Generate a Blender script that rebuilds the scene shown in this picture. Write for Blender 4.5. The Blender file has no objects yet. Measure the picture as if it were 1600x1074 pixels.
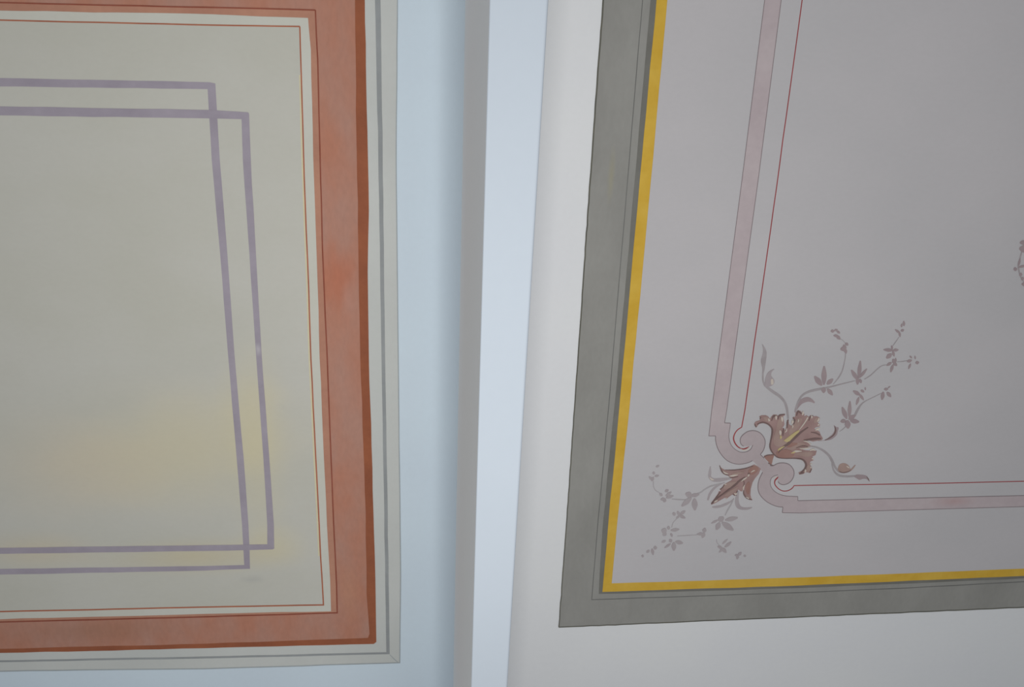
import bpy, bmesh, math, random
from mathutils import Vector, Matrix
from mathutils.geometry import tessellate_polygon

random.seed(7)
SC = bpy.context.scene
COL = SC.collection
IW, IH, F = 1600.0, 1074.0, 1350.0
EYE_Z = 1.5                                  # eye height above the floor
CEIL = 2.2                                   # ceiling height above the eye

# ------------------------------------------------------------------ camera
EX = Vector((0.99380944, -0.00164572, 0.11108597))
EY = Vector((-0.03802842, 0.93445009, 0.35405771))
EZ = Vector((-0.10438698, -0.35609032, 0.92860274))
cd = bpy.data.cameras.new('camera')
cam = bpy.data.objects.new('camera', cd)
COL.objects.link(cam)
cd.sensor_width = 36.0
cd.lens = 36.0 * F / IW
cd.clip_start = 0.01
M = Matrix.Identity(4)
for r, a in enumerate((EX, EY, EZ)):
    M[r][0], M[r][1], M[r][2] = a.x, -a.y, -a.z
M[2][3] = EYE_Z
cam.matrix_world = M
SC.camera = cam

# ------------------------------------------------------------------ light
SC.view_settings.view_transform = 'Standard'
SC.view_settings.look = 'None'
SC.view_settings.gamma = 1.0
SC.view_settings.use_curve_mapping = False
SC.view_settings.exposure = -0.08
w = bpy.data.worlds.new('daylight')
SC.world = w
w.use_nodes = True
bg = w.node_tree.nodes['Background']
bg.inputs[0].default_value = (0.92, 0.96, 1.0, 1)
bg.inputs[1].default_value = 0.31


def area(name, loc, target, sx, sy, power, col):
    l = bpy.data.lights.new(name, 'AREA')
    l.shape = 'RECTANGLE'
    l.size, l.size_y = sx, sy
    l.energy = power
    l.color = col
    o = bpy.data.objects.new(name, l)
    COL.objects.link(o)
    o.location = loc
    d = Vector(target) - Vector(loc)
    o.rotation_euler = d.to_track_quat('-Z', 'Y').to_euler()
    return o


# unseen area lamp added below the ceilings to light them from underneath
area('ceiling_fill', (0.04, 0.55, 1.3), (0.04, 0.55, 3.0), 0.4, 0.8, 31.5, (1.0, 0.985, 0.96))
# second unseen lamp, added to brighten the right-hand ceiling
area('right_room_fill', (0.9, 0.7, 0.7), (0.9, 0.7, 3.0), 0.8, 0.8, 11.0, (1.0, 0.985, 0.96))

# ------------------------------------------------------------------ helpers


def lin(c):
    c = c / 255.0
    return c / 12.92 if c <= 0.04045 else ((c + 0.055) / 1.055) ** 2.4


GAIN = 1.15


def rgb(c):
    return tuple(min(lin(x) * GAIN, 0.9) for x in c) + (1.0,)


MATS = {}


def paint(name, a, b=None, scale=6.0, stretch=(1, 1, 1), fine=0.03, stains=(), lo=0.35, hi=0.65, rough=0.9,
          bump=0.05):
    """Matt paint: two shades mixed by noise, plus a fine grain; stains = (point, radius xy, colour, strength)."""
    m = bpy.data.materials.new(name)
    m.use_nodes = True
    nt = m.node_tree
    N, L = nt.nodes, nt.links
    p = N['Principled BSDF']
    p.inputs['Roughness'].default_value = rough
    p.inputs['Specular IOR Level'].default_value = 0.15
    tc = N.new('ShaderNodeTexCoord')
    mp = N.new('ShaderNodeMapping')
    mp.inputs['Scale'].default_value = stretch
    L.new(tc.outputs['Object'], mp.inputs['Vector'])
    nz = N.new('ShaderNodeTexNoise')
    nz.inputs['Scale'].default_value = scale
    nz.inputs['Detail'].default_value = 5
    L.new(mp.outputs[0], nz.inputs['Vector'])
    mr = N.new('ShaderNodeMapRange')
    mr.inputs['From Min'].default_value = lo
    mr.inputs['From Max'].default_value = hi
    L.new(nz.outputs[0], mr.inputs['Value'])
    mx = N.new('ShaderNodeMix')
    mx.data_type = 'RGBA'
    mx.inputs[6].default_value = rgb(a)
    mx.inputs[7].default_value = rgb(b or a)
    L.new(mr.outputs[0], mx.inputs[0])
    col = mx.outputs[2]
    for (pt, rad, sc, st) in stains:
        vm = N.new('ShaderNodeVectorMath')
        vm.operation = 'SUBTRACT'
        vm.inputs[1].default_value = (pt[0], pt[1], 0)
        L.new(tc.outputs['Object'], vm.inputs[0])
        v2 = N.new('ShaderNodeVectorMath')
        v2.operation = 'MULTIPLY'
        v2.inputs[1].default_value = (1 / rad[0], 1 / rad[1], 0)
        L.new(vm.outputs[0], v2.inputs[0])
        ln = N.new('ShaderNodeVectorMath')
        ln.operation = 'LENGTH'
        L.new(v2.outputs[0], ln.inputs[0])
        ad = N.new('ShaderNodeMath')
        ad.operation = 'MULTIPLY_ADD'
        L.new(nz.outputs[0], ad.inputs[0])
        ad.inputs[1].default_value = 1.0
        L.new(ln.outputs['Value'], ad.inputs[2])
        r2 = N.new('ShaderNodeMapRange')
        r2.interpolation_type = 'SMOOTHSTEP'
        r2.inputs['From Min'].default_value = 0.45
        r2.inputs['From Max'].default_value = 1.5
        r2.inputs['To Min'].default_value = st
        r2.inputs['To Max'].default_value = 0.0
        L.new(ad.outputs[0], r2.inputs['Value'])
        m2 = N.new('ShaderNodeMix')
        m2.data_type = 'RGBA'
        L.new(r2.outputs[0], m2.inputs[0])
        L.new(col, m2.inputs[6])
        m2.inputs[7].default_value = rgb(sc)
        col = m2.outputs[2]
    # fine brushed grain
    n2 = N.new('ShaderNodeTexNoise')
    n2.inputs['Scale'].default_value = 60.0
    n2.inputs['Detail'].default_value = 4
    L.new(mp.outputs[0], n2.inputs['Vector'])
    r3 = N.new('ShaderNodeMapRange')
    r3.inputs['To Min'].default_value = 1 - fine * 2
    r3.inputs['To Max'].default_value = 1 + fine * 2
    L.new(n2.outputs[0], r3.inputs['Value'])
    vs = N.new('ShaderNodeVectorMath')
    vs.operation = 'SCALE'
    L.new(col, vs.inputs[0])
    L.new(r3.outputs[0], vs.inputs['Scale'])
    L.new(vs.outputs[0], p.inputs['Base Color'])
    if bump:
        bp_ = N.new('ShaderNodeBump')
        bp_.inputs['Strength'].default_value = bump
        bp_.inputs['Distance'].default_value = 0.002
        L.new(n2.outputs[0], bp_.inputs['Height'])
        L.new(bp_.outputs[0], p.inputs['Normal'])
    MATS[name] = m
    return m


def at(u, v, h=CEIL):
    """A point of the photograph taken to the horizontal plane h above the eye (metres)."""
    d = Vector((u - IW / 2, v - IH / 2, F))
    wv = Vector((EX.dot(d), EY.dot(d), EZ.dot(d)))
    wv *= h / wv.z
    return Vector((wv.x, wv.y, EYE_Z + h))


def crop(x0, y0, s, pts):
    return [(x0 + p[0] / s, y0 + p[1] / s) + tuple(q / s for q in p[2:3]) for p in pts]


def smooth(pts, closed=False, n=5):
    """Catmull-Rom through points of any dimension."""
    out = []
    L = len(pts)
    rng = range(L if closed else L - 1)
    for i in rng:
        if closed:
            p0, p1, p2, p3 = (pts[(i + k) % L] for k in (-1, 0, 1, 2))
        else:
            p1, p2 = pts[i], pts[i + 1]
            p0 = pts[i - 1] if i else p1
            p3 = pts[i + 2] if i + 2 < L else p2
        for k in range(n):
            t = k / n
            out.append(tuple(0.5 * ((2 * b) + (c - a) * t + (2 * a - 5 * b + 4 * c - d) * t * t
                                    + (3 * b - a - 3 * c + d) * t ** 3)
                             for a, b, c, d in zip(p0, p1, p2, p3)))
    if not closed:
        out.append(tuple(pts[-1]))
    return out


def wobble(pts, step=34.0, amp=0.45, closed=True):
    amp *= 0.5
    """A hand-drawn straight edge: long sides are cut up and jittered a little."""
    out = []
    L = len(pts)
    for i in range(L if closed else L - 1):
        a, b = pts[i], pts[(i + 1) % L]
        d = math.dist(a[:2], b[:2])
        n = max(1, min(60, int(d / step)))
        for k in range(n):
            t = k / n
            p = [x + (y - x) * t for x, y in zip(a, b)]
            if k:
                nx, ny = -(b[1] - a[1]) / d, (b[0] - a[0]) / d
                j = random.gauss(0, amp)
                p[0] += nx * j
                p[1] += ny * j
            out.append(tuple(p))
    if not closed:
        out.append(tuple(pts[-1]))
    return out


def ribbon(pts, wd=None):
    """Outline of a brush stroke along (x, y[, width]) points."""
    P = [(p[0], p[1], (p[2] if len(p) > 2 else wd)) for p in pts]
    le, ri = [], []
    n = len(P)
    for i, (x, y, ww) in enumerate(P):
        if i == 0:
            tx, ty = P[1][0] - x, P[1][1] - y
            k = 1.0
        elif i == n - 1:
            tx, ty = x - P[i - 1][0], y - P[i - 1][1]
            k = 1.0
        else:
            ax, ay = x - P[i - 1][0], y - P[i - 1][1]
            bx, by = P[i + 1][0] - x, P[i + 1][1] - y
            la, lb = math.hypot(ax, ay) or 1, math.hypot(bx, by) or 1
            ax, ay, bx, by = ax / la, ay / la, bx / lb, by / lb
            tx, ty = ax + bx, ay + by
            c = math.hypot(tx, ty) / 2
            k = 1.0 / max(c, 0.6)
        l = math.hypot(tx, ty) or 1
        nx, ny = -ty / l, tx / l
        le.append((x + nx * ww / 2 * k, y + ny * ww / 2 * k))
        ri.append((x - nx * ww / 2 * k, y - ny * ww / 2 * k))
    return le + ri[::-1]


def blade(x0, y0, x1, y1, wd, blunt=0.5):
    """One painted leaflet from its base to its tip."""
    dx, dy = x1 - x0, y1 - y0
    prof = [(0.0, 0.25), (0.22, 0.75), (0.5, 1.0), (0.78, 0.45 + 0.45 * blunt), (1.0, 0.12 + 0.25 * blunt)]
    pts = [(x0 + dx * t, y0 + dy * t, wd * k) for t, k in prof]
    return ribbon(smooth(pts, n=3))


COATS = [0]


def layer(name, outlines, mat, parent, depth, h=CEIL, whole=False):
    """Paint film: a thin raised prism on the ceiling plane; separate strokes are separate objects unless whole."""
    if len(outlines) > 1 and not whole:
        return [layer(name, [o], mat, parent, depth, h) for o in outlines][0]
    bm = bmesh.new()
    org = parent_origin(parent)
    for o in outlines:
        COATS[0] += 1
        dep = depth + (COATS[0] % 14) * 2.4e-5       # no two coats end at quite the same level
        top = [at(p[0], p[1], h) for p in o]
        bot = [t - Vector((0, 0, dep)) for t in top]
        clean = []
        for t, b in zip(top, bot):
            if not clean or (b - clean[-1][1]).length > 2e-5:
                clean.append((t, b))
        if len(clean) > 2 and (clean[0][1] - clean[-1][1]).length < 2e-5:
            clean.pop()
        if len(clean) < 3:
            continue
        vb = [bm.verts.new(b - org) for t, b in clean]
        vt = [bm.verts.new(t - org) for t, b in clean]
        k = len(vb)
        for tri in tessellate_polygon([[Vector((b.x, b.y, 0)) for t, b in clean]]):
            f = [vb[q] for q in tri]
            try:
                f = bm.faces.new(f)
            except ValueError:
                continue
            f.normal_update()
            if f.normal.z > 0:
                f.normal_flip()
        for i in range(k):
            j = (i + 1) % k
            bm.faces.new((vb[i], vb[j], vt[j], vt[i]))
    me = bpy.data.meshes.new(name)
    bm.to_mesh(me)
    bm.free()
    me.materials.append(mat)
    ob = bpy.data.objects.new(name, me)
    COL.objects.link(ob)
    if parent is not None:
        ob.parent = parent
    return ob


ROOT = {}


def parent_origin(p):
    while p is not None and p.parent is not None:
        p = p.parent
    return Vector(p.location) if p is not None else Vector((0, 0, 0))


def thing(name, label, cat, loc):
    o = bpy.data.objects.new(name, None)
    o.empty_display_size = 0.1
    COL.objects.link(o)
    o.location = loc
    o['label'] = label
    o['category'] = cat
    return o


def struct(name, bm, mat, label=None):
    me = bpy.data.meshes.new(name)
    bmesh.ops.recalc_face_normals(bm, faces=bm.faces)
    bm.to_mesh(me)
    bm.free()
    me.materials.append(mat)
    o = bpy.data.objects.new(name, me)
    COL.objects.link(o)
    o['kind'] = 'structure'
    if label:
        o['label'] = label
    return o


def extrude_profile(prof, y0, y1):
    """Closed (x, z) profile swept along Y."""
    bm = bmesh.new()
    a = [bm.verts.new((x, y0, z)) for x, z in prof]
    b = [bm.verts.new((x, y1, z)) for x, z in prof]
    n = len(prof)
    bm.faces.new(a)
    bm.faces.new(b[::-1])
    for i in range(n):
        j = (i + 1) % n
        bm.faces.new((a[i], b[i], b[j], a[j]))
    return bm


# ------------------------------------------------------------------ the setting
ZC = EYE_Z + CEIL
Y0, Y1 = -2.6, 4.6
plaster_blue = paint('pale blue plaster', (193, 206, 215), (189, 201, 211), 1.5, fine=0.01, bump=0.03)
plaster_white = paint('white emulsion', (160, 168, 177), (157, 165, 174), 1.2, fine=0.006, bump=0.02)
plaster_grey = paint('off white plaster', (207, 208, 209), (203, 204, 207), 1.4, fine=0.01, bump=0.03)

plaster_face = paint('lifted face plaster', (230, 235, 240), (228, 232, 237), 1.4, fine=0.01, bump=0.03)  # wall face coloured lighter than the underside to make up for weak light
# left ceiling with a small cove running down into the dividing wall
XW = 0.1148                                   # left face of the dividing wall
RC = 0.07
prof = [(-3.6, ZC + 0.12), (-3.6, ZC), (XW - RC, ZC)]
prof[-1] = (XW - 0.078, ZC)
for k in range(1, 41):
    t = k / 40
    prof.append((XW - 0.078 * (1 - t), ZC - RC * t ** 2.2))
prof += [(XW + 0.004, ZC - RC), (XW + 0.004, ZC + 0.12)]
bm = extrude_profile(prof, Y0, Y1)
o = struct('ceiling_left', bm, plaster_blue, 'pale bluish ceiling curving down into the dividing wall')
# right ceiling
XR = 0.2
bm = extrude_profile([(XR, ZC), (4.6, ZC), (4.6, ZC + 0.12), (XR, ZC + 0.12)], Y0, Y1)
struct('ceiling_right', bm, plaster_grey, 'off-white ceiling to the right of the dividing wall')
# dividing wall head between the two rooms: narrow white underside, grey-shaded left face
ZS = EYE_Z + 1.43
r1, r2 = 0.0012, 0.006
prof = [(XW, ZC - RC - 0.0015), (XW, ZS + r1), (XW + r1, ZS)]
XE = 0.202
for k in range(0, 7):
    a = math.pi / 2 * k / 6
    prof.append((XE - r2 + r2 * math.sin(a), ZS + r2 - r2 * math.cos(a)))
prof += [(XE, ZC), (XW + 0.006, ZC), (XW + 0.006, ZC - RC - 0.0015)]
bm = extrude_profile(prof, Y0, Y1)
# the wall head narrows slightly towards the far end
for v in bm.verts:
    if v.co.x > XW + 0.02:
        v.co.x += (0.4 - v.co.y) * 0.0115
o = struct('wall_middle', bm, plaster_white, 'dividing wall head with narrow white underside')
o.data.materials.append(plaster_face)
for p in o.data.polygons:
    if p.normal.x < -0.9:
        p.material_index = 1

# ------------------------------------------------------------------ paints


def loc2(pt, org):
    q = at(*pt) - org
    return (q.x, q.y)


LO = Vector((-1.3, 0.8, ZC))
RO = Vector((1.7, 0.8, ZC))


def st(org, u, v, ru, rv, c, k):
    a = loc2((u, v), org)
    b = loc2((u + ru, v), org)
    d = loc2((u, v + rv), org)
    return (a, (abs(b[0] - a[0]) + 1e-4, abs(d[1] - a[1]) + 1e-4), c, k)


YEL = (190, 181, 146)
OCH = (185, 170, 128)
cream = paint('cream paint', (178, 177, 170), (174, 173, 164), 2.2, (1, 1.6, 1), 0.012, stains=[
    st(LO, 300, 700, 260, 130, (186, 178, 150), 0.65),
    st(LO, 110, 725, 190, 110, (188, 175, 150), 0.4),
    st(LO, 400, 690, 70, 190, YEL, 0.5),
    st(LO, 300, 868, 190, 40, OCH, 0.45),
    st(LO, 60, 860, 130, 40, (186, 172, 142), 0.4),
    st(LO, 425, 850, 70, 50, YEL, 0.4),
    st(LO, 395, 905, 28, 9, (158, 158, 154), 0.5),
])
pale_cream = paint('pale cream paint', (184, 183, 175), (180, 179, 169), 4, fine=0.012)
pale_border = paint('pale grey paint', (183, 185, 182), (178, 180, 177), 3, fine=0.012)
line_grey = paint('grey line paint', (142, 145, 146), (134, 137, 138), 8)
edge_grey = paint('faint grey edge paint', (152, 158, 160), (146, 152, 155), 8)
lavender = paint('lavender paint', (149, 142, 152), (141, 134, 144), 9, fine=0.03, stains=[st(LO, 404, 545, 8, 14, (172, 168, 172), 0.8)])
rust_dark = paint('dark rust paint', (143, 86, 61), (131, 78, 57), 7, (1, 1, 1), 0.05)
rust_mid = paint('worn terracotta paint', (164, 114, 95), (161, 122, 108), 7, (1.6, 0.7, 1), 0.05, stains=[
    st(LO, 530, 430, 60, 70, (166, 103, 80), 0.7), st(LO, 545, 470, 14, 40, (168, 126, 112), 0.6),
    st(LO, 545, 925, 22, 60, (170, 126, 104), 0.5), st(LO, 150, 985, 200, 30, (146, 108, 90), 0.6)])
rust_light = paint('light terracotta paint', (168, 124, 104), (160, 116, 98), 8, (1, 1, 1), 0.04)
rust_line = paint('red brown line paint', (134, 78, 64), (124, 68, 54), 12)
red_thin = paint('orange brown line paint', (160, 98, 74), (146, 86, 66), 12)
ochre_edge = paint('pale yellow underpaint', (192, 185, 154), (188, 180, 152), 10)

mauve_field = paint('mauve grey paint', (176, 173, 175), (171, 169, 171), 1.6, (1, 1.7, 1), 0.012)
grey_band = paint('warm grey paint', (139, 138, 134), (131, 130, 126), 5, (1.5, 0.7, 1), 0.03, stains=[
    st(RO, 955, 275, 8, 60, (142, 138, 118), 0.7)])
grey_shade = paint('dark grey paint', (112, 111, 106), (104, 103, 98), 9)
grey_line = paint('charcoal line paint', (106, 106, 104), (96, 96, 94), 9)
olive_edge = paint('dark olive edge paint', (96, 94, 84), (84, 84, 78), 16)
yellow = paint('ochre yellow paint', (194, 160, 68), (187, 150, 54), 10, (1, 1, 1), 0.03)
pink = paint('dusty pink paint', (173, 162, 164), (166, 154, 157), 8, (1, 1, 1), 0.03, stains=[
    st(RO, 1175, 725, 110, 110, (160, 149, 151), 0.85),
    st(RO, 1490, 783, 40, 12, (166, 142, 142), 0.8)])
pink_edge = paint('grey pink edge paint', (127, 116, 118), (119, 108, 111), 10)
red_line = paint('crimson line paint', (146, 68, 70), (136, 60, 62), 12)
leaf_brown = paint('mauve brown paint', (152, 127, 124), (140, 115, 112), 30, fine=0.06)
leaf_shade = paint('deep brown paint', (116, 96, 94), (106, 88, 86), 30)
leaf_red = paint('brick brown paint', (146, 115, 107), (139, 107, 100), 30)
leaf_tan = paint('tan brown paint', (155, 134, 127), (146, 124, 118), 30)
gold = paint('pale gold paint', (180, 166, 124), (172, 156, 114), 30)
cream_light = paint('cream highlight paint', (190, 181, 171), (182, 172, 163), 30)
stem_paint = paint('thin mauve wash', (146, 139, 141), (151, 145, 147), 30)
stem_pale = paint('pale mauve wash', (157, 153, 155), (153, 148, 150), 30)
leaf_wash = paint('mauve leaf wash', (150, 136, 138), (143, 129, 132), 30)
leaf_pale = paint('pale mauve leaf wash', (157, 150, 152), (151, 142, 145), 30)

T = 0.0004      # thickness of one coat


def lv(k):
    return 0.0012 + T * k


# ------------------------------------------------------------------ left painting
FL = -420        # how far the painted panels run on past the left / right of the photograph
left = thing('painted_panel', 'cream painted ceiling panel with terracotta border and crossed lavender lines',
             'painting', LO)


def nest_left(right_top, right_pts, corner, bottom_pts, amp=0.4):
    """Panel outline: top edge, right edge down to the corner, bottom edge to the left, closed past the photo."""
    up = right_top
    return wobble([up] + right_pts + [corner] + bottom_pts, amp=amp)


def ext(a, b, u=None, v=None):
    """Point on the line a-b continued to column u or row v."""
    if u is not None:
        t = (u - a[0]) / (b[0] - a[0])
    else:
        t = (v - a[1]) / (b[1] - a[1])
    return (a[0] + (b[0] - a[0]) * t, a[1] + (b[1] - a[1]) * t)


# top side of the panel is seen for the inner rust edge; the outer sides lie above the frame
def topline(x, y0):
    return y0 + 0.0215 * x


outer = [ext((621, 0), (620.3, 270), v=-150), (621, 0), (619, 250), (622.3, 560), (625, 800), (626, 900), (624.6, 1035.5),
         (320, 1045), (129, 1046.8), (0, 1049), (FL, 1060), (FL, -172)]
layer('pale_border', [wobble(outer, amp=0.35)], pale_border, left, lv(0))
e_ = layer('edge_line', [ribbon(wobble(outer[:11], amp=0.3, closed=False), 1.6)], edge_grey, left, lv(1))
# mitre crease at the corner
layer('mitre_crease', [ribbon([(609, 1023, 0.6), (616, 1030, 1.2), (622, 1035, 0.8)])], edge_grey, left, lv(1))
gl_v = [(590.2, -105), (590.2, 0), (594.5, 240), (599, 560), (603.2, 800), (606.5, 1021)]
gl_h = [(606.5, 1021), (320, 1027.3), (0, 1033.3), (FL, 1042)]
stroke_v = [(590.2, -105, 8.6), (590.2, 0, 8.6), (594.5, 240, 6.8), (599, 560, 5.6), (603.2, 800, 5.4), (606.3, 1022, 5.2)]
stroke_h = [(608.5, 1020.6, 3.0), (320, 1027.3, 3.0), (0, 1033.3, 2.6), (FL, 1042, 2.6)]
layer('grey_line', [ribbon(wobble(stroke_v, amp=0.35, closed=False)), ribbon(wobble(stroke_h, amp=0.3, closed=False))],
      line_grey, left, lv(1))
rust_o = [(567, -75), (570, 0), (574.8, 240), (576.4, 330), (574.6, 425), (576.4, 560), (583.5, 800), (586.5, 902),
          (588, 1003), (584, 1006), (320, 1012.7), (0, 1020), (FL, 1029), (FL, -95)]
band = layer('terracotta_band', [wobble(rust_o, amp=0.5)], rust_dark, left, lv(2))
mid = [(552, -58), (554.8, 0), (557.5, 240), (560, 389), (563, 560), (571.5, 800), (572.8, 927), (577.5, 990), (575, 996.3),
       (320, 1005.5), (0, 1013.5), (FL, 1023), (FL, -78)]
layer('worn_face', [wobble(mid, amp=0.5)], rust_mid, band, lv(3))
inl = [(493, 15.8), (496.6, 93), (500.3, 245), (504, 389), (511.5, 560), (521.5, 820), (526, 914), (527, 957),
       (330, 963), (0, 971.4), (FL, 981), (FL, -6), (0, 4), (148, 7.8), (330, 11.6)]
layer('inner_margin', [wobble(inl, amp=0.3)], rust_light, band, lv(4))
ring = inl + [inl[0]]
layer('inner_line', [ribbon(wobble(inl[:11], amp=0.25, closed=False), 2.0),
                     ribbon(wobble(inl[11:] + [inl[0]], amp=0.25, closed=False), 2.2)], rust_line, band, lv(5))
rin = [(481.5, 28), (483, 47), (486, 78), (488, 163), (489.6, 245), (493.6, 359), (496.6, 448), (499.6, 560), (511, 820),
       (516, 905), (517.4, 954.5), (320, 958.5), (0, 967), (FL, 977), (FL, 7), (0, 16.5), (330, 22.2)]
layer('pale_fillet', [wobble(rin, amp=0.7)], pale_cream, left, lv(5))
red = [(468.7, 41.4), (471, 116), (474.7, 245), (478.7, 359), (482.6, 448.5), (486, 560), (499, 820), (501, 867), (505.6, 944.3),
       (320, 947.7), (0, 954.8), (FL, 964), (FL, 22), (0, 31.4), (330, 39.2)]
layer('cream_field', [wobble(red, amp=0.3)], cream, left, lv(6))
layer('thin_frame_line', [ribbon(wobble(red[:11], amp=0.25, closed=False), 2.0),
                          ribbon(wobble(red[12:] + [red[0]], amp=0.25, closed=False), 2.2)], red_thin, left, lv(7))
layer('ochre_trace', [ribbon(wobble([(p[0] - 2.4, p[1] + 1) for p in red[1:8]], amp=0.3, closed=False), 2.2)],
      ochre_edge, left, lv(7))

# crossed lavender frames
tall_o = [(337, 130.3), (344, 250), (356, 400), (366.6, 550), (381, 713), (388.6, 820), (391, 888)]
tall_i = [(325, 139.2), (331.4, 250), (344.8, 400), (356.5, 550), (370, 713), (378.6, 820), (382, 881.8)]
top_o = [(FL, 116), (0, 121.7), (328, 128.3)]
top_i = [(FL, 130), (0, 135), (325, 139.2)]
bot_o = [(391, 888.4), (320, 890.8), (0, 897), (FL, 905)]
bot_i = [(382, 882), (320, 883.6), (0, 888), (FL, 895)]
outl = wobble(top_o + tall_o + bot_o[1:], amp=0.35, closed=False) + wobble(bot_i[::-1] + tall_i[::-1][1:] + top_i[::-1][1:],
                                                                          amp=0.35, closed=False)
layer('lavender_frame', [outl], lavender, left, lv(7))
wide_o = [(FL, 159), (0, 166), (330, 171.6), (388, 175.2), (389.6, 177), (392.4, 250), (400.5, 400), (409, 550), (421, 713),
          (428.3, 820), (428.8, 856.4), (426, 857.6), (320, 860), (0, 864.5), (FL, 870)]
wide_i = [(FL, 862), (0, 855.2), (320, 851), (418, 849.6), (418, 820), (411.8, 713), (400.3, 550), (390.5, 400), (380, 250),
          (378, 186), (330, 184.8), (0, 180), (FL, 174)]
layer('lavender_frame', [wobble(wide_o, amp=0.35, closed=False) + wobble(wide_i, amp=0.35, closed=False)],
      lavender, left, lv(8))

# ------------------------------------------------------------------ right painting
for nm, tx in (('cream_field', 'cream inner field with pale ochre stains'), ('terracotta_band', 'terracotta border band'),
               ('worn_face', 'faded pinkish terracotta face of the band'), ('pale_border', 'pale grey outer border')):
    bpy.data.objects[nm]['label'] = tx
FR = 2050
right = thing('painted_panel', 'mauve grey painted ceiling panel with yellow line, scroll corner and acanthus leaf',
              'painting', RO)
UP = -330


def down_left(pts):
    return [ext(pts[0], pts[1], v=UP)] + pts


g_out = down_left([(942.4, 0), (922.2, 280), (897.5, 640), (885, 820), (873, 980)]) + \
    [(1075, 971.3), (1250, 964), (1600, 949), (FR, 930), (FR, UP)]
layer('grey_border', [wobble(g_out, amp=0.5)], grey_band, right, lv(0))
layer('dark_edge', [ribbon(wobble([p + (2.4 - p[1] / 900.0,) for p in g_out[:6]], amp=0.4, step=12, closed=False)),
                    ribbon(wobble([p + (1.5,) for p in g_out[5:9]], amp=0.4, step=12, closed=False))], olive_edge, right, lv(1))
pl = down_left([(1003.9, 0), (980.6, 280), (950.5, 640), (933.8, 820), (924.5, 937)]) + \
    [(1250, 926), (1420, 918.7), (1600, 909), (FR, 888)]
layer('pencil_line', [ribbon(wobble(pl, amp=0.25, closed=False), 1.1)], grey_line, right, lv(1))
sh = down_left([(1016.5, 0), (992, 280), (959.5, 640), (942, 820), (935.6, 927.8)]) + \
    [(1250, 918.6), (1600, 903.5), (FR, 884), (FR, UP)]
layer('shadow_line', [wobble(sh, amp=0.5)], grey_shade, right, lv(2))
yo = down_left([(1025.4, 0), (999.3, 280), (967, 640), (950, 820), (941, 924.6)]) + \
    [(1250, 914.6), (1600, 899.5), (FR, 880), (FR, UP)]
layer('yellow_band', [wobble(yo, amp=0.4)], yellow, right, lv(3))
fi = down_left([(1042.3, 0), (1016.8, 280), (983, 640), (963.8, 820), (955.5, 911)]) + \
    [(1250, 901.8), (1600, 888), (FR, 869), (FR, UP)]
layer('mauve_field', [wobble(fi, amp=0.35)], mauve_field, right, lv(4))

# scrolled pink band
A = lambda pts: crop(1100, 640, 10.74, pts)     # upper volute
B = lambda pts: crop(1170, 710, 10.74, pts)     # lower volute
C1 = lambda pts: crop(1170, 630, 8.95, pts)
out_line1 = down_left([(1194, 0), (1158.8, 280), (1111.5, 640), (1107, 681)])
s_outer = smooth(A([(188, 436), (190, 520), (222, 640), (285, 750), (370, 840), (470, 892), (580, 912), (690, 897), (760, 875), (806, 850)]), n=4)
s_bar = B([(150, 190), (225, 295)])
s_outer2 = smooth(B([(225, 295), (182, 380), (155, 460), (147, 560), (165, 640), (210, 710), (290, 785), (390, 840), (480, 870), (565, 878)]), n=4)
end_low = B([(556, 972)])
low_out = [(1250, 801), (1600, 791), (FR, 777)]
low_in = [(FR, 757), (1600, 773.8), (1250, 781.8), (1247.7, 782)] + B([(815, 770), (815, 705)])
s_in2 = smooth(B([(815, 703), (740, 700), (620, 692), (520, 668), (440, 625), (385, 570), (356, 510), (355, 440), (375, 390), (420, 355), (482, 338)]), n=4)
s_vol2 = smooth(B([(482, 338), (488, 400), (484, 450), (520, 490), (580, 502), (650, 482), (710, 430), (745, 360), (752, 300), (735, 240), (690, 180), (630, 147), (550, 137), (470, 150), (400, 185), (350, 182)]), n=4)
bar_up = A([(985, 800), (940, 745)])
bar_mid = B([(340, 168), (250, 60)])
s_vol1 = smooth(A([(940, 745), (985, 685), (1012, 610), (1019, 530), (1002, 470), (960, 410), (900, 367), (820, 347), (730, 362), (660, 407), (613, 460), (600, 520), (618, 578), (660, 608), (720, 608), (812, 592)]), n=4)
s_in1 = smooth(A([(812, 592), (775, 660), (705, 702), (620, 710), (560, 690), (490, 640), (440, 570), (414, 480), (412, 400), (428, 300), (437, 220)]), n=4)
in_line1 = A([(437, 222), (338, 218)]) + [(1135, 640), (1184, 280), (1219.8, 0), ext((1219.8, 0), (1184, 280), v=UP)]
scroll = out_line1 + s_outer + s_bar + s_outer2 + end_low + low_out + low_in + s_in2 + s_vol2 + bar_mid + bar_up + s_vol1 + s_in1 + in_line1
sb = layer('scroll_band', [scroll], pink, right, lv(5))
EW = 1.15
layer('band_outline', [
    ribbon(out_line1, 0.8), ribbon(A([(75, 436), (188, 436)]), 0.9), ribbon(s_outer, EW), ribbon(s_outer2, EW),
    ribbon(B([(565, 878), (556, 972)]), 0.9), ribbon(end_low + low_out[:2], 0.9), ribbon(low_in[1:4], 0.9),
    ribbon(B([(835, 772), (815, 770), (815, 705)]), 0.8), ribbon(s_in2, 0.9), ribbon(s_vol2[8:], EW), ribbon(s_vol1[:-8], EW),
    ribbon(s_in1, 0.9), ribbon(A([(437, 222), (338, 218)]), 1.0), ribbon(in_line1[1:], 0.9),
    ribbon(B([(250, 60), (190, 0)]) + A([(940, 745)]), 1.0)], pink_edge, sb, lv(6))

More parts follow.
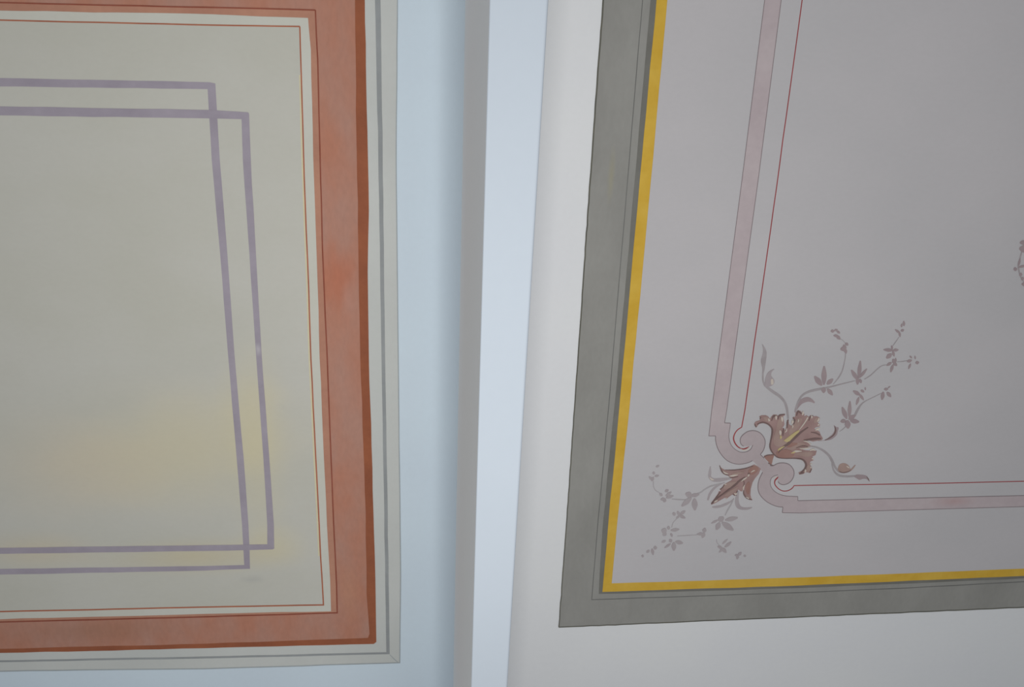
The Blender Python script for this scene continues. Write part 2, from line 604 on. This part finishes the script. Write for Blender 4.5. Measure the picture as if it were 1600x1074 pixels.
rl = [ext((1252.5, 0), (1213, 290), v=UP), (1252.5, 0), (1213, 290), (1163.3, 640), (1158.2, 667.3)]
hook1 = smooth(A([(625, 293, 16), (560, 333, 17), (510, 400, 19), (490, 480, 22), (515, 560, 22), (570, 625, 20), (640, 655, 18), (700, 645, 22), (755, 612, 6)]), n=4)
hook2 = smooth(B([(490, 362, 6), (468, 395, 24), (435, 430, 22), (427, 480, 18), (450, 530, 17), (510, 585, 15), (585, 612, 15), (660, 600, 15), (722, 562, 17), (752, 520, 13)]), n=4)
layer('crimson_line', [ribbon(wobble(rl, amp=0.25, closed=False), 1.5), ribbon(hook1), ribbon(hook2),
                       ribbon(wobble([(1239.8, 758.4), (1440, 755.2), (1600, 751.5), (FR, 742)], amp=0.25, closed=False), 1.4)],
      red_line, right, lv(5))
layer('hook_highlight', [ribbon(smooth(A([(600, 640, 3), (650, 676, 12), (710, 668, 14), (770, 628, 8)]), n=4)),
                         ribbon(smooth(B([(415, 395, 6), (430, 375, 14), (470, 362, 8)]), n=4))], cream_light, right, lv(7))

# acanthus leaf inside the corner
leaf = layer('acanthus_leaf', [C1([
    (100, 335), (75, 312), (70, 282), (85, 255), (110, 245), (145, 235), (152, 205), (140, 180), (170, 165), (230, 163), (265, 180),
    (290, 215), (310, 180), (340, 153), (385, 158), (400, 172), (430, 150), (500, 143), (500, 160), (470, 182), (482, 230), (492, 290),
    (480, 320), (452, 345), (480, 340), (503, 375), (515, 330), (525, 235), (545, 222), (556, 290), (580, 305), (600, 330), (607, 290),
    (624, 290), (630, 240), (605, 210), (615, 185), (640, 190), (648, 130), (682, 92), (720, 108), (735, 130), (752, 110), (770, 150),
    (767, 182), (800, 163), (830, 185), (860, 163), (900, 178), (945, 177), (985, 200), (980, 240), (955, 268), (988, 292), (985, 318),
    (930, 332), (905, 352), (940, 368), (980, 393), (1000, 440), (1028, 490), (1010, 512), (960, 517), (890, 532), (840, 517), (765, 522),
    (830, 558), (857, 590), (820, 607), (760, 617), (722, 624), (760, 650), (850, 660), (942, 660), (925, 720), (880, 742), (897, 792),
    (852, 812), (845, 850), (872, 890), (872, 930), (845, 972), (820, 962), (790, 960), (750, 985), (700, 993), (688, 965), (740, 938),
    (770, 908), (790, 870), (778, 822), (740, 787), (680, 771), (560, 766), (450, 771), (390, 756), (340, 716), (300, 660), (283, 600),
    (298, 520), (313, 430), (323, 370), (298, 320), (260, 292), (200, 272), (140, 282), (120, 305)])],
    leaf_brown, right, lv(7))
layer('tan_lobe', [smooth(C1(q), True, 3) for q in (
    [(340, 470), (370, 380), (400, 240), (450, 220), (460, 290), (420, 400), (430, 470), (520, 540), (500, 580), (400, 600), (340, 560)],
    [(560, 440), (560, 360), (640, 250), (690, 200), (740, 220), (700, 310), (640, 380)],
    [(580, 580), (700, 540), (780, 560), (740, 600), (620, 640), (520, 640)],
    [(640, 700), (740, 680), (880, 680), (860, 730), (760, 740)],
    [(800, 890), (830, 850), (860, 900), (840, 950), (800, 940)],
    [(190, 190), (250, 190), (275, 230), (230, 240)],
    [(920, 200), (970, 205), (960, 250), (900, 270)])], leaf_tan, leaf, lv(8))
layer('brick_base', [smooth(C1([(380, 680), (440, 650), (540, 640), (620, 690), (600, 745), (450, 758), (395, 735)]), True, 3),
                     smooth(C1([(520, 560), (600, 545), (680, 560), (600, 600), (540, 610)]), True, 3)], leaf_red, leaf, lv(9))
layer('leaf_shadow', [ribbon(smooth(C1(q), n=4)) for q in (
    [(400, 690, 10), (480, 600, 26), (545, 560, 34), (640, 470, 34), (720, 400, 24), (820, 330, 12)],
    [(110, 290, 10), (180, 262, 18), (260, 285, 22), (315, 345, 22), (318, 420, 20), (300, 520, 18), (288, 600, 18), (310, 665, 18), (350, 715, 16), (400, 752, 14), (500, 765, 12), (640, 765, 14), (740, 780, 22), (790, 840, 26), (780, 905, 20), (720, 965, 12)],
    [(760, 510, 10), (850, 500, 26), (930, 490, 30), (1000, 490, 12)],
    [(860, 400, 8), (930, 410, 20), (985, 440, 18)],
    [(480, 345, 8), (470, 400, 22), (470, 450, 10)],
    [(620, 290, 8), (632, 230, 16), (610, 195, 10)],
    [(530, 340, 8), (530, 270, 20), (545, 225, 12)],
    [(660, 170, 10), (680, 110, 20), (725, 140, 10)],
    [(830, 240, 8), (850, 185, 18), (890, 170, 8)],
    [(310, 240, 8), (335, 180, 20), (380, 165, 8)],
    [(400, 220, 8), (420, 165, 18), (495, 150, 8)],
    [(76, 290, 14), (95, 328, 16)],
    [(700, 980, 12), (760, 965, 16)],
    [(845, 960, 16), (870, 910, 10)],
    [(820, 600, 6), (740, 590, 14), (650, 620, 6)],
    [(160, 185, 14), (150, 215, 8)])], leaf_shade, leaf, lv(10))
layer('gold_streak', [C1([(478, 515), (560, 452), (640, 393), (702, 362), (692, 395), (630, 452), (560, 522), (520, 537)]),
                      ribbon(smooth(C1([(395, 655, 6), (425, 630, 24), (490, 592, 6)]), n=3)),
                      ribbon(smooth(C1([(430, 490, 6), (440, 470, 26), (435, 440, 6)]), n=3)),
                      ribbon(C1([(580, 690, 6), (620, 680, 24), (640, 672, 10)]))], gold, leaf, lv(11))
layer('white_highlight', [ribbon(smooth(C1(q), n=3)) for q in (
    [(430, 440, 8), (432, 400, 34), (425, 370, 10)], [(370, 225, 6), (372, 190, 26), (368, 165, 8)],
    [(460, 250, 6), (455, 210, 28), (450, 180, 10)], [(495, 400, 6), (515, 380, 14), (520, 345, 6)],
    [(690, 370, 4), (730, 320, 12), (780, 250, 14), (815, 190, 16)], [(590, 280, 6), (605, 250, 30), (600, 230, 6)],
    [(735, 160, 8), (748, 130, 26), (745, 105, 6)], [(868, 205, 6), (870, 180, 22), (868, 165, 6)],
    [(970, 195, 8), (965, 225, 22), (945, 250, 6)], [(950, 300, 8), (975, 290, 24)], [(920, 370, 8), (955, 355, 24), (985, 340, 8)],
    [(600, 680, 6), (650, 665, 30), (730, 662, 8)], [(700, 625, 6), (750, 628, 18), (850, 612, 8)], [(840, 655, 6), (890, 640, 22), (920, 655, 8)],
    [(870, 770, 12), (890, 765, 28)], [(775, 960, 8), (782, 935, 26), (778, 915, 6)], [(855, 900, 8), (858, 880, 18)],
    [(750, 520, 4), (800, 528, 18), (860, 570, 8)], [(265, 245, 6), (275, 230, 22), (262, 205, 8)],
    [(600, 340, 5), (605, 315, 14), (600, 295, 5)], [(675, 260, 5), (685, 235, 16), (680, 215, 5)], [(850, 850, 5), (870, 835, 18)])],
    cream_light, leaf, lv(11))

# bud where the leaf springs from the band
bud = layer('leaf_bud', [smooth(C1([(205, 745), (235, 722), (290, 712), (345, 715), (330, 780), (310, 850), (270, 820)]), True, 3)], leaf_red, right, lv(7))
layer('bud_shadow', [ribbon(smooth(C1([(205, 750, 8), (250, 722, 12), (345, 715, 8)]), n=3)), ribbon(C1([(265, 830, 10), (310, 860, 14), (340, 866, 6)]))], leaf_shade, bud, lv(8))

# second leaf outside the corner
C2 = lambda pts: crop(1095, 700, 10.74, pts)
leaf2 = layer('acanthus_leaf', [C2([
    (890, 270), (950, 300), (1000, 345), (965, 430), (905, 500), (862, 570), (832, 680), (826, 780), (840, 840), (862, 866), (810, 868), (752, 832),
    (715, 780), (703, 720), (702, 680), (690, 722), (660, 722), (625, 690), (600, 738), (592, 790), (550, 792), (528, 770), (470, 812), (424, 850), (398, 828),
    (340, 860), (250, 912), (170, 946), (164, 920), (218, 850), (282, 760), (296, 720), (332, 718), (308, 682), (352, 660), (378, 608), (410, 590), (500, 540),
    (522, 512), (478, 490), (456, 462), (400, 442), (350, 402), (318, 340), (304, 278), (340, 330), (400, 362), (500, 368), (620, 353), (740, 332), (830, 298)])],
    leaf_brown, right, lv(6))
layer('brick_base', [smooth(C2([(880, 290), (960, 330), (930, 400), (860, 440), (790, 430), (800, 360)]), True, 3),
                     smooth(C2([(740, 640), (790, 560), (820, 600), (800, 760), (760, 740)]), True, 3)], leaf_red, leaf2, lv(8))
layer('tan_lobe', [smooth(C2(q), True, 3) for q in (
    [(420, 590), (520, 560), (600, 560), (500, 650), (400, 680), (370, 650)], [(380, 790), (500, 700), (620, 640), (560, 720), (460, 790)],
    [(520, 420), (640, 395), (720, 400), (640, 430), (530, 440)])], leaf_tan, leaf2, lv(8))
layer('leaf_shadow', [ribbon(smooth(C2(q), n=4)) for q in (
    [(180, 930, 10), (250, 850, 18), (370, 760, 20), (450, 700, 26), (560, 615, 34), (650, 535, 24), (740, 480, 12)],
    [(170, 930, 14), (225, 860, 20), (290, 770, 16), (320, 730, 8)], [(310, 290, 10), (345, 385, 20), (400, 432, 18), (460, 450, 8)],
    [(470, 475, 12), (520, 490, 12), (620, 470, 6)], [(400, 362, 6), (560, 362, 14), (740, 335, 12), (870, 290, 6)],
    [(712, 700, 8), (715, 770, 20), (765, 832, 22), (850, 862, 14)], [(530, 770, 12), (565, 790, 14)],
    [(700, 530, 8), (720, 580, 14), (700, 670, 10)], [(320, 690, 10), (370, 640, 14), (385, 610, 8)], [(780, 430, 8), (800, 415, 20), (820, 425, 8)])],
    leaf_shade, leaf2, lv(9))
layer('cream_highlight', [ribbon(smooth(C2(q), n=3)) for q in (
    [(362, 380, 8), (400, 410, 22), (450, 425, 10)], [(470, 465, 12), (530, 455, 26), (610, 440, 10)],
    [(670, 550, 6), (720, 510, 24), (765, 482, 10)], [(775, 470, 6), (795, 445, 24), (795, 430, 6)],
    [(212, 900, 8), (245, 880, 24), (275, 865, 8)], [(705, 700, 6), (705, 660, 20), (725, 610, 8)], [(745, 810, 6), (785, 830, 18), (800, 840, 6)],
    [(550, 745, 8), (575, 765, 26), (600, 750, 8)], [(830, 400, 6), (870, 375, 16), (900, 365, 6)], [(385, 600, 6), (420, 600, 14)], [(410, 820, 6), (425, 835, 16)])],
    cream_light, leaf2, lv(10))

# pale curling leaflets round the second leaf
curl = layer('curled_leaflet', [ribbon(smooth(C2(q), n=4)) for q in (
    [(155, 305, 12), (148, 400, 46), (145, 480, 48), (200, 528, 56), (300, 532, 62), (400, 518, 50), (505, 505, 20)],
    [(620, 715, 40), (605, 800, 50), (600, 900, 66), (625, 975, 70), (690, 1008, 46), (780, 1010, 38), (855, 992, 12)],
    [(185, 985, 16), (240, 985, 38), (330, 970, 40), (430, 930, 40), (500, 890, 22), (550, 840, 10)],
    [(400, 570, 10), (310, 610, 24), (220, 670, 34), (150, 760, 38), (112, 870, 26)])], leaf_pale, right, lv(6))
layer('leaflet_highlight', [ribbon(C2([(140, 490, 12), (180, 520, 30), (215, 530, 8)]))], cream_light, curl, lv(7))

# tendrils springing from the acanthus leaf
C5 = lambda pts: crop(1170, 530, 8.95, pts)
C6 = lambda pts: crop(1260, 660, 10.74, pts)
C10 = lambda pts: crop(1260, 560, 10.74, pts)
C3 = lambda pts: crop(1240, 480, 5.37, pts)
t1 = layer('budding_tendril', [ribbon(smooth(C5([(545, 1110, 28), (535, 1030, 30), (522, 950, 34), (488, 865, 34), (420, 790, 40), (330, 730, 40), (250, 668, 34), (212, 630, 26), (192, 560, 22), (192, 450, 22)]), n=4)),
                               smooth(C5([(178, 62), (215, 110), (240, 170), (240, 250), (225, 350), (208, 450), (185, 472), (182, 400), (165, 320), (167, 270), (188, 200), (192, 130)]), True, 3)], stem_paint, right, lv(6), whole=True)
layer('bud', [smooth(C5([(222, 662), (222, 560), (250, 480), (290, 438), (350, 413), (312, 455), (308, 510), (345, 560), (347, 610), (310, 647), (262, 662)]), True, 3)], leaf_pale, t1, lv(7))
layer('bud_highlight', [smooth(C5([(302, 560), (330, 555), (336, 615), (305, 628)]), True, 3)], cream_light, t1, lv(8))
t2 = layer('budding_tendril', [ribbon(smooth(C6([(-60, 375, 12), (30, 390, 20), (110, 402, 24), (180, 420, 28), (280, 472, 36), (370, 552, 40), (422, 640, 44), (470, 740, 34), (530, 815, 30), (590, 838, 14)]), n=4)),
                               ribbon(smooth(C6([(418, 650, 10), (430, 740, 22), (470, 830, 30), (550, 888, 34), (680, 902, 30), (820, 893, 28)]), n=4))], stem_paint, right, lv(6), whole=True)
layer('bud', [smooth(C6([(522, 765), (545, 705), (610, 678), (680, 700), (722, 752), (735, 778), (800, 712), (812, 722), (745, 802), (650, 842), (570, 838), (520, 800)]), True, 3)], leaf_tan, t2, lv(7))
layer('tip_leaf', [smooth(C6([(790, 900), (850, 870), (980, 884), (1020, 918), (1048, 982), (1000, 946), (940, 942), (880, 957), (830, 930)]), True, 3)], leaf_wash, t2, lv(7))
layer('bud_highlight', [ribbon(C6([(660, 725, 8), (690, 745, 22), (715, 760, 6)]))], cream_light, t2, lv(8))
layer('bud_shadow', [ribbon(smooth(C6([(540, 812, 8), (600, 836, 16), (690, 820, 12), (740, 790, 6)]), n=3)), ribbon(C6([(1000, 900, 6), (1030, 945, 16), (1045, 982, 6)]))], leaf_shade, t2, lv(8))
t3 = layer('curled_leaflet', [smooth(C6([(298, 295), (380, 235), (438, 180), (468, 110), (452, 42), (492, 72), (532, 84), (520, 140), (500, 205), (440, 262), (380, 290), (220, 306), (180, 300)]), True, 3)], leaf_wash, right, lv(6))
layer('leaflet_shadow', [ribbon(smooth(C6([(465, 60, 10), (480, 130, 26), (450, 200, 22), (380, 255, 14), (300, 292, 6)]), n=3))], leaf_shade, t3, lv(7))
t4 = layer('curled_leaflet', [ribbon(smooth(C3([(8, 880, 10), (20, 845, 22), (55, 795, 36), (105, 772, 40), (140, 778, 30), (172, 800, 10)]), n=4))], leaf_wash, right, lv(6))


def spray(blades_by_cluster, stems, mat, stem_mat):
    """A painted spray: its stems, then every leaf cluster as a piece of its own."""
    s = layer('leafy_spray', [ribbon(smooth(stems[0], n=4))], stem_mat, right, lv(6))
    for q in stems[1:]:
        layer('stem', [ribbon(smooth(q, n=4))], stem_mat, s, lv(6))
    for cl in blades_by_cluster:
        layer('leaf_cluster', [blade(*b) for b in cl], mat, s, lv(7), whole=True)
    return s


def bl(x0, y0, s, rows):
    return [(x0 + a / s, y0 + b / s, x0 + c / s, y0 + d / s, e / s) for a, b, c, d, e in rows]


# spray rising to the upper right
spray([
    bl(1260, 560, 10.74, [(285, 440, 290, 125, 88), (250, 450, 128, 295, 92), (335, 430, 438, 340, 72), (345, 505, 430, 612, 72), (280, 480, 280, 575, 80)]),
    bl(1260, 560, 10.74, [(868, 330, 896, 35, 66), (855, 360, 745, 190, 70), (880, 320, 1005, 170, 48), (850, 320, 848, 435, 60), (890, 340, 908, 410, 46)]),
    bl(1290, 500, 17.9, [(130, 310, 230, 295, 90), (230, 285, 320, 262, 70), (300, 300, 385, 365, 70), (205, 428, 345, 440, 80), (290, 430, 392, 535, 100)]),
    bl(1290, 500, 17.9, [(400, 815, 530, 790, 120), (495, 680, 530, 860, 110), (535, 640, 615, 700, 90), (520, 790, 560, 930, 90)]),
    bl(1360, 490, 10.74, [(370, 612, 210, 602, 58), (370, 612, 460, 603, 52), (358, 600, 345, 530, 32), (345, 670, 258, 745, 72), (365, 620, 388, 715, 44)]),
    bl(1360, 490, 10.74, [(345, 815, 262, 868, 48), (375, 820, 435, 868, 56), (370, 850, 328, 980, 50), (370, 755, 400, 850, 62), (410, 820, 415, 740, 36)]),
    bl(1360, 490, 10.74, [(475, 300, 488, 388, 38), (485, 325, 405, 262, 42), (500, 290, 552, 265, 46), (552, 205, 550, 118, 42), (512, 225, 516, 165, 30)]),
    bl(1360, 490, 10.74, [(605, 805, 685, 775, 52), (665, 835, 628, 925, 34), (745, 825, 805, 812, 54), (685, 745, 650, 705, 30), (742, 760, 736, 705, 26)]),
], [
    crop(1240, 480, 5.37, [(14, 870, 12), (26, 810, 14), (62, 745, 16), (110, 712, 18), (165, 695, 20), (230, 682, 18), (310, 665, 12), (400, 642, 9), (470, 625, 8), (510, 615, 6)]),
    C10([(440, 430, 10), (500, 360, 14), (555, 280, 20), (600, 180, 16), (640, 0, 13), (648, -95, 13)]),
    crop(1290, 500, 17.9, [(380, 510, 16), (460, 560, 16), (535, 640, 16)]),
    crop(1240, 480, 5.37, [(590, 602, 8), (640, 570, 7), (700, 515, 8), (740, 488, 7), (790, 480, 5)]),
    crop(1360, 490, 10.74, [(440, 805, 10), (520, 800, 12), (610, 785, 12)]),
    crop(1360, 490, 10.74, [(350, 560, 8), (400, 490, 12), (470, 390, 8)]),
], leaf_wash, stem_paint)
# spray to the right of the leaf
spray([
    bl(1260, 560, 10.74, [(890, 610, 775, 540, 66), (880, 595, 952, 695, 48), (872, 645, 828, 775, 46), (905, 525, 958, 562, 46), (978, 478, 980, 530, 24)]),
    bl(1300, 590, 11.93, [(265, 765, 180, 545, 86), (312, 745, 325, 435, 70), (300, 775, 425, 695, 80), (330, 800, 495, 818, 86), (275, 790, 288, 945, 110), (245, 790, 150, 818, 76)]),
    bl(1300, 590, 11.93, [(945, 260, 920, 410, 70), (1015, 265, 1085, 355, 70), (960, 215, 1035, 205, 54), (1030, 190, 1075, 155, 22)]),
], [
    crop(1300, 590, 11.93, [(415, 705, 40), (470, 590, 40), (540, 490, 26), (620, 430, 14), (740, 370, 12), (910, 285, 8)]),
    crop(1300, 590, 11.93, [(130, 1000, 6), (200, 950, 12), (260, 890, 12)]),
], leaf_wash, stem_paint)
# faint sprays at the lower left, outside the corner
spray([
    bl(1000, 760, 8.95, [(360, 155, 465, 125, 46), (355, 130, 435, 70, 40), (345, 70, 395, 42, 42), (308, 128, 270, 92, 44), (345, 165, 285, 182, 46), (352, 165, 328, 215, 50)]),
    bl(1000, 760, 8.95, [(720, 125, 632, 95, 84), (705, 130, 825, 105, 56), (715, 150, 578, 272, 70), (758, 165, 762, 330, 82)]),
    bl(1000, 760, 8.95, [(450, 388, 494, 372, 54), (550, 405, 518, 340, 44), (560, 385, 630, 335, 44), (540, 400, 630, 438, 46), (545, 405, 503, 445, 30)]),
    bl(1000, 760, 8.95, [(365, 630, 298, 600, 84), (362, 640, 318, 685, 54), (425, 610, 545, 595, 48), (395, 600, 395, 548, 44), (428, 650, 445, 700, 34)]),
    bl(1000, 760, 8.95, [(355, 752, 298, 778, 36), (425, 795, 338, 855, 32), (470, 775, 468, 895, 66), (490, 768, 595, 788, 56), (440, 775, 408, 735, 50)]),
    bl(1000, 760, 8.95, [(165, 865, 180, 955, 44), (185, 850, 235, 855, 54), (128, 885, 88, 922, 38), (35, 950, 33, 988, 34)]),
    bl(1000, 720, 10.74, [(145, 260, 205, 315, 46), (225, 225, 226, 175, 46), (240, 255, 315, 240, 40), (190, 335, 222, 265, 50), (262, 98, 318, 72, 38)]),
], [
    C2([(340, 590, 24), (240, 615, 24), (150, 640, 24), (60, 690, 22), (0, 735, 22)]) + crop(1000, 760, 8.95, [(800, 95, 18)]),
    crop(1000, 760, 8.95, [(440, 172, 10), (540, 180, 18), (640, 182, 14)]),
    crop(1000, 720, 10.74, [(220, 340, 12), (222, 420, 14), (255, 490, 12), (340, 540, 8)]),
    crop(1000, 760, 8.95, [(520, 440, 6), (460, 500, 9), (440, 570, 8)]),
], leaf_pale, stem_pale)
spray([
    bl(1080, 760, 8.95, [(470, 468, 645, 432, 62), (425, 500, 585, 608, 86), (375, 480, 450, 425, 80), (395, 500, 345, 602, 70), (370, 465, 275, 512, 32)]),
    bl(1080, 760, 8.95, [(170, 640, 190, 575, 58), (170, 655, 75, 665, 44), (180, 640, 148, 715, 54)]),
    bl(1080, 760, 8.95, [(430, 800, 505, 732, 28), (465, 845, 555, 770, 42), (430, 862, 365, 832, 44), (425, 855, 485, 922, 54), (440, 865, 385, 918, 30)]),
    bl(1080, 760, 8.95, [(650, 955, 605, 960, 36), (650, 960, 698, 915, 42), (650, 955, 635, 1015, 40), (728, 968, 762, 965, 34)]),
], [
    crop(1080, 760, 8.95, [(590, 170, 10), (550, 250, 18), (500, 335, 18), (470, 400, 10)]),
    crop(1080, 760, 8.95, [(350, 735, 6), (355, 780, 8), (390, 820, 6)]),
    crop(1080, 760, 8.95, [(-200, 690, 6), (-80, 682, 9), (80, 672, 6)]),
], leaf_pale, stem_pale)

# edge of the next flower spray where the photograph ends
spray([
    bl(1450, 340, 6.713, [(955, 262, 1030, 258, 50), (950, 320, 1050, 335, 76), (940, 505, 958, 425, 24)]),
    bl(1450, 340, 6.713, [(935, 520, 1030, 498, 26), (890, 542, 925, 535, 42), (950, 588, 978, 602, 38), (970, 632, 995, 645, 38), (975, 695, 1040, 700, 46)]),
    bl(1450, 340, 6.713, [(1040, 310, 1130, 240, 60), (1040, 320, 1150, 360, 60)]),
], [crop(1450, 340, 6.713, [(1090, 150, 8), (1010, 260, 14), (955, 430, 14), (940, 520, 18), (975, 640, 12), (1060, 740, 10)])],
    leaf_wash, stem_paint)

for nm, tx in (('yellow_band', 'ochre yellow line'), ('grey_border', 'warm grey outer border'), ('crimson_line', 'thin crimson line'),
               ('scroll_band', 'dusty pink band ending in two scrolls'), ('acanthus_leaf', 'large brown leaf inside the scroll corner'),
               ('acanthus_leaf.001', 'smaller brown leaf outside the scroll corner')):
    bpy.data.objects[nm]['label'] = tx
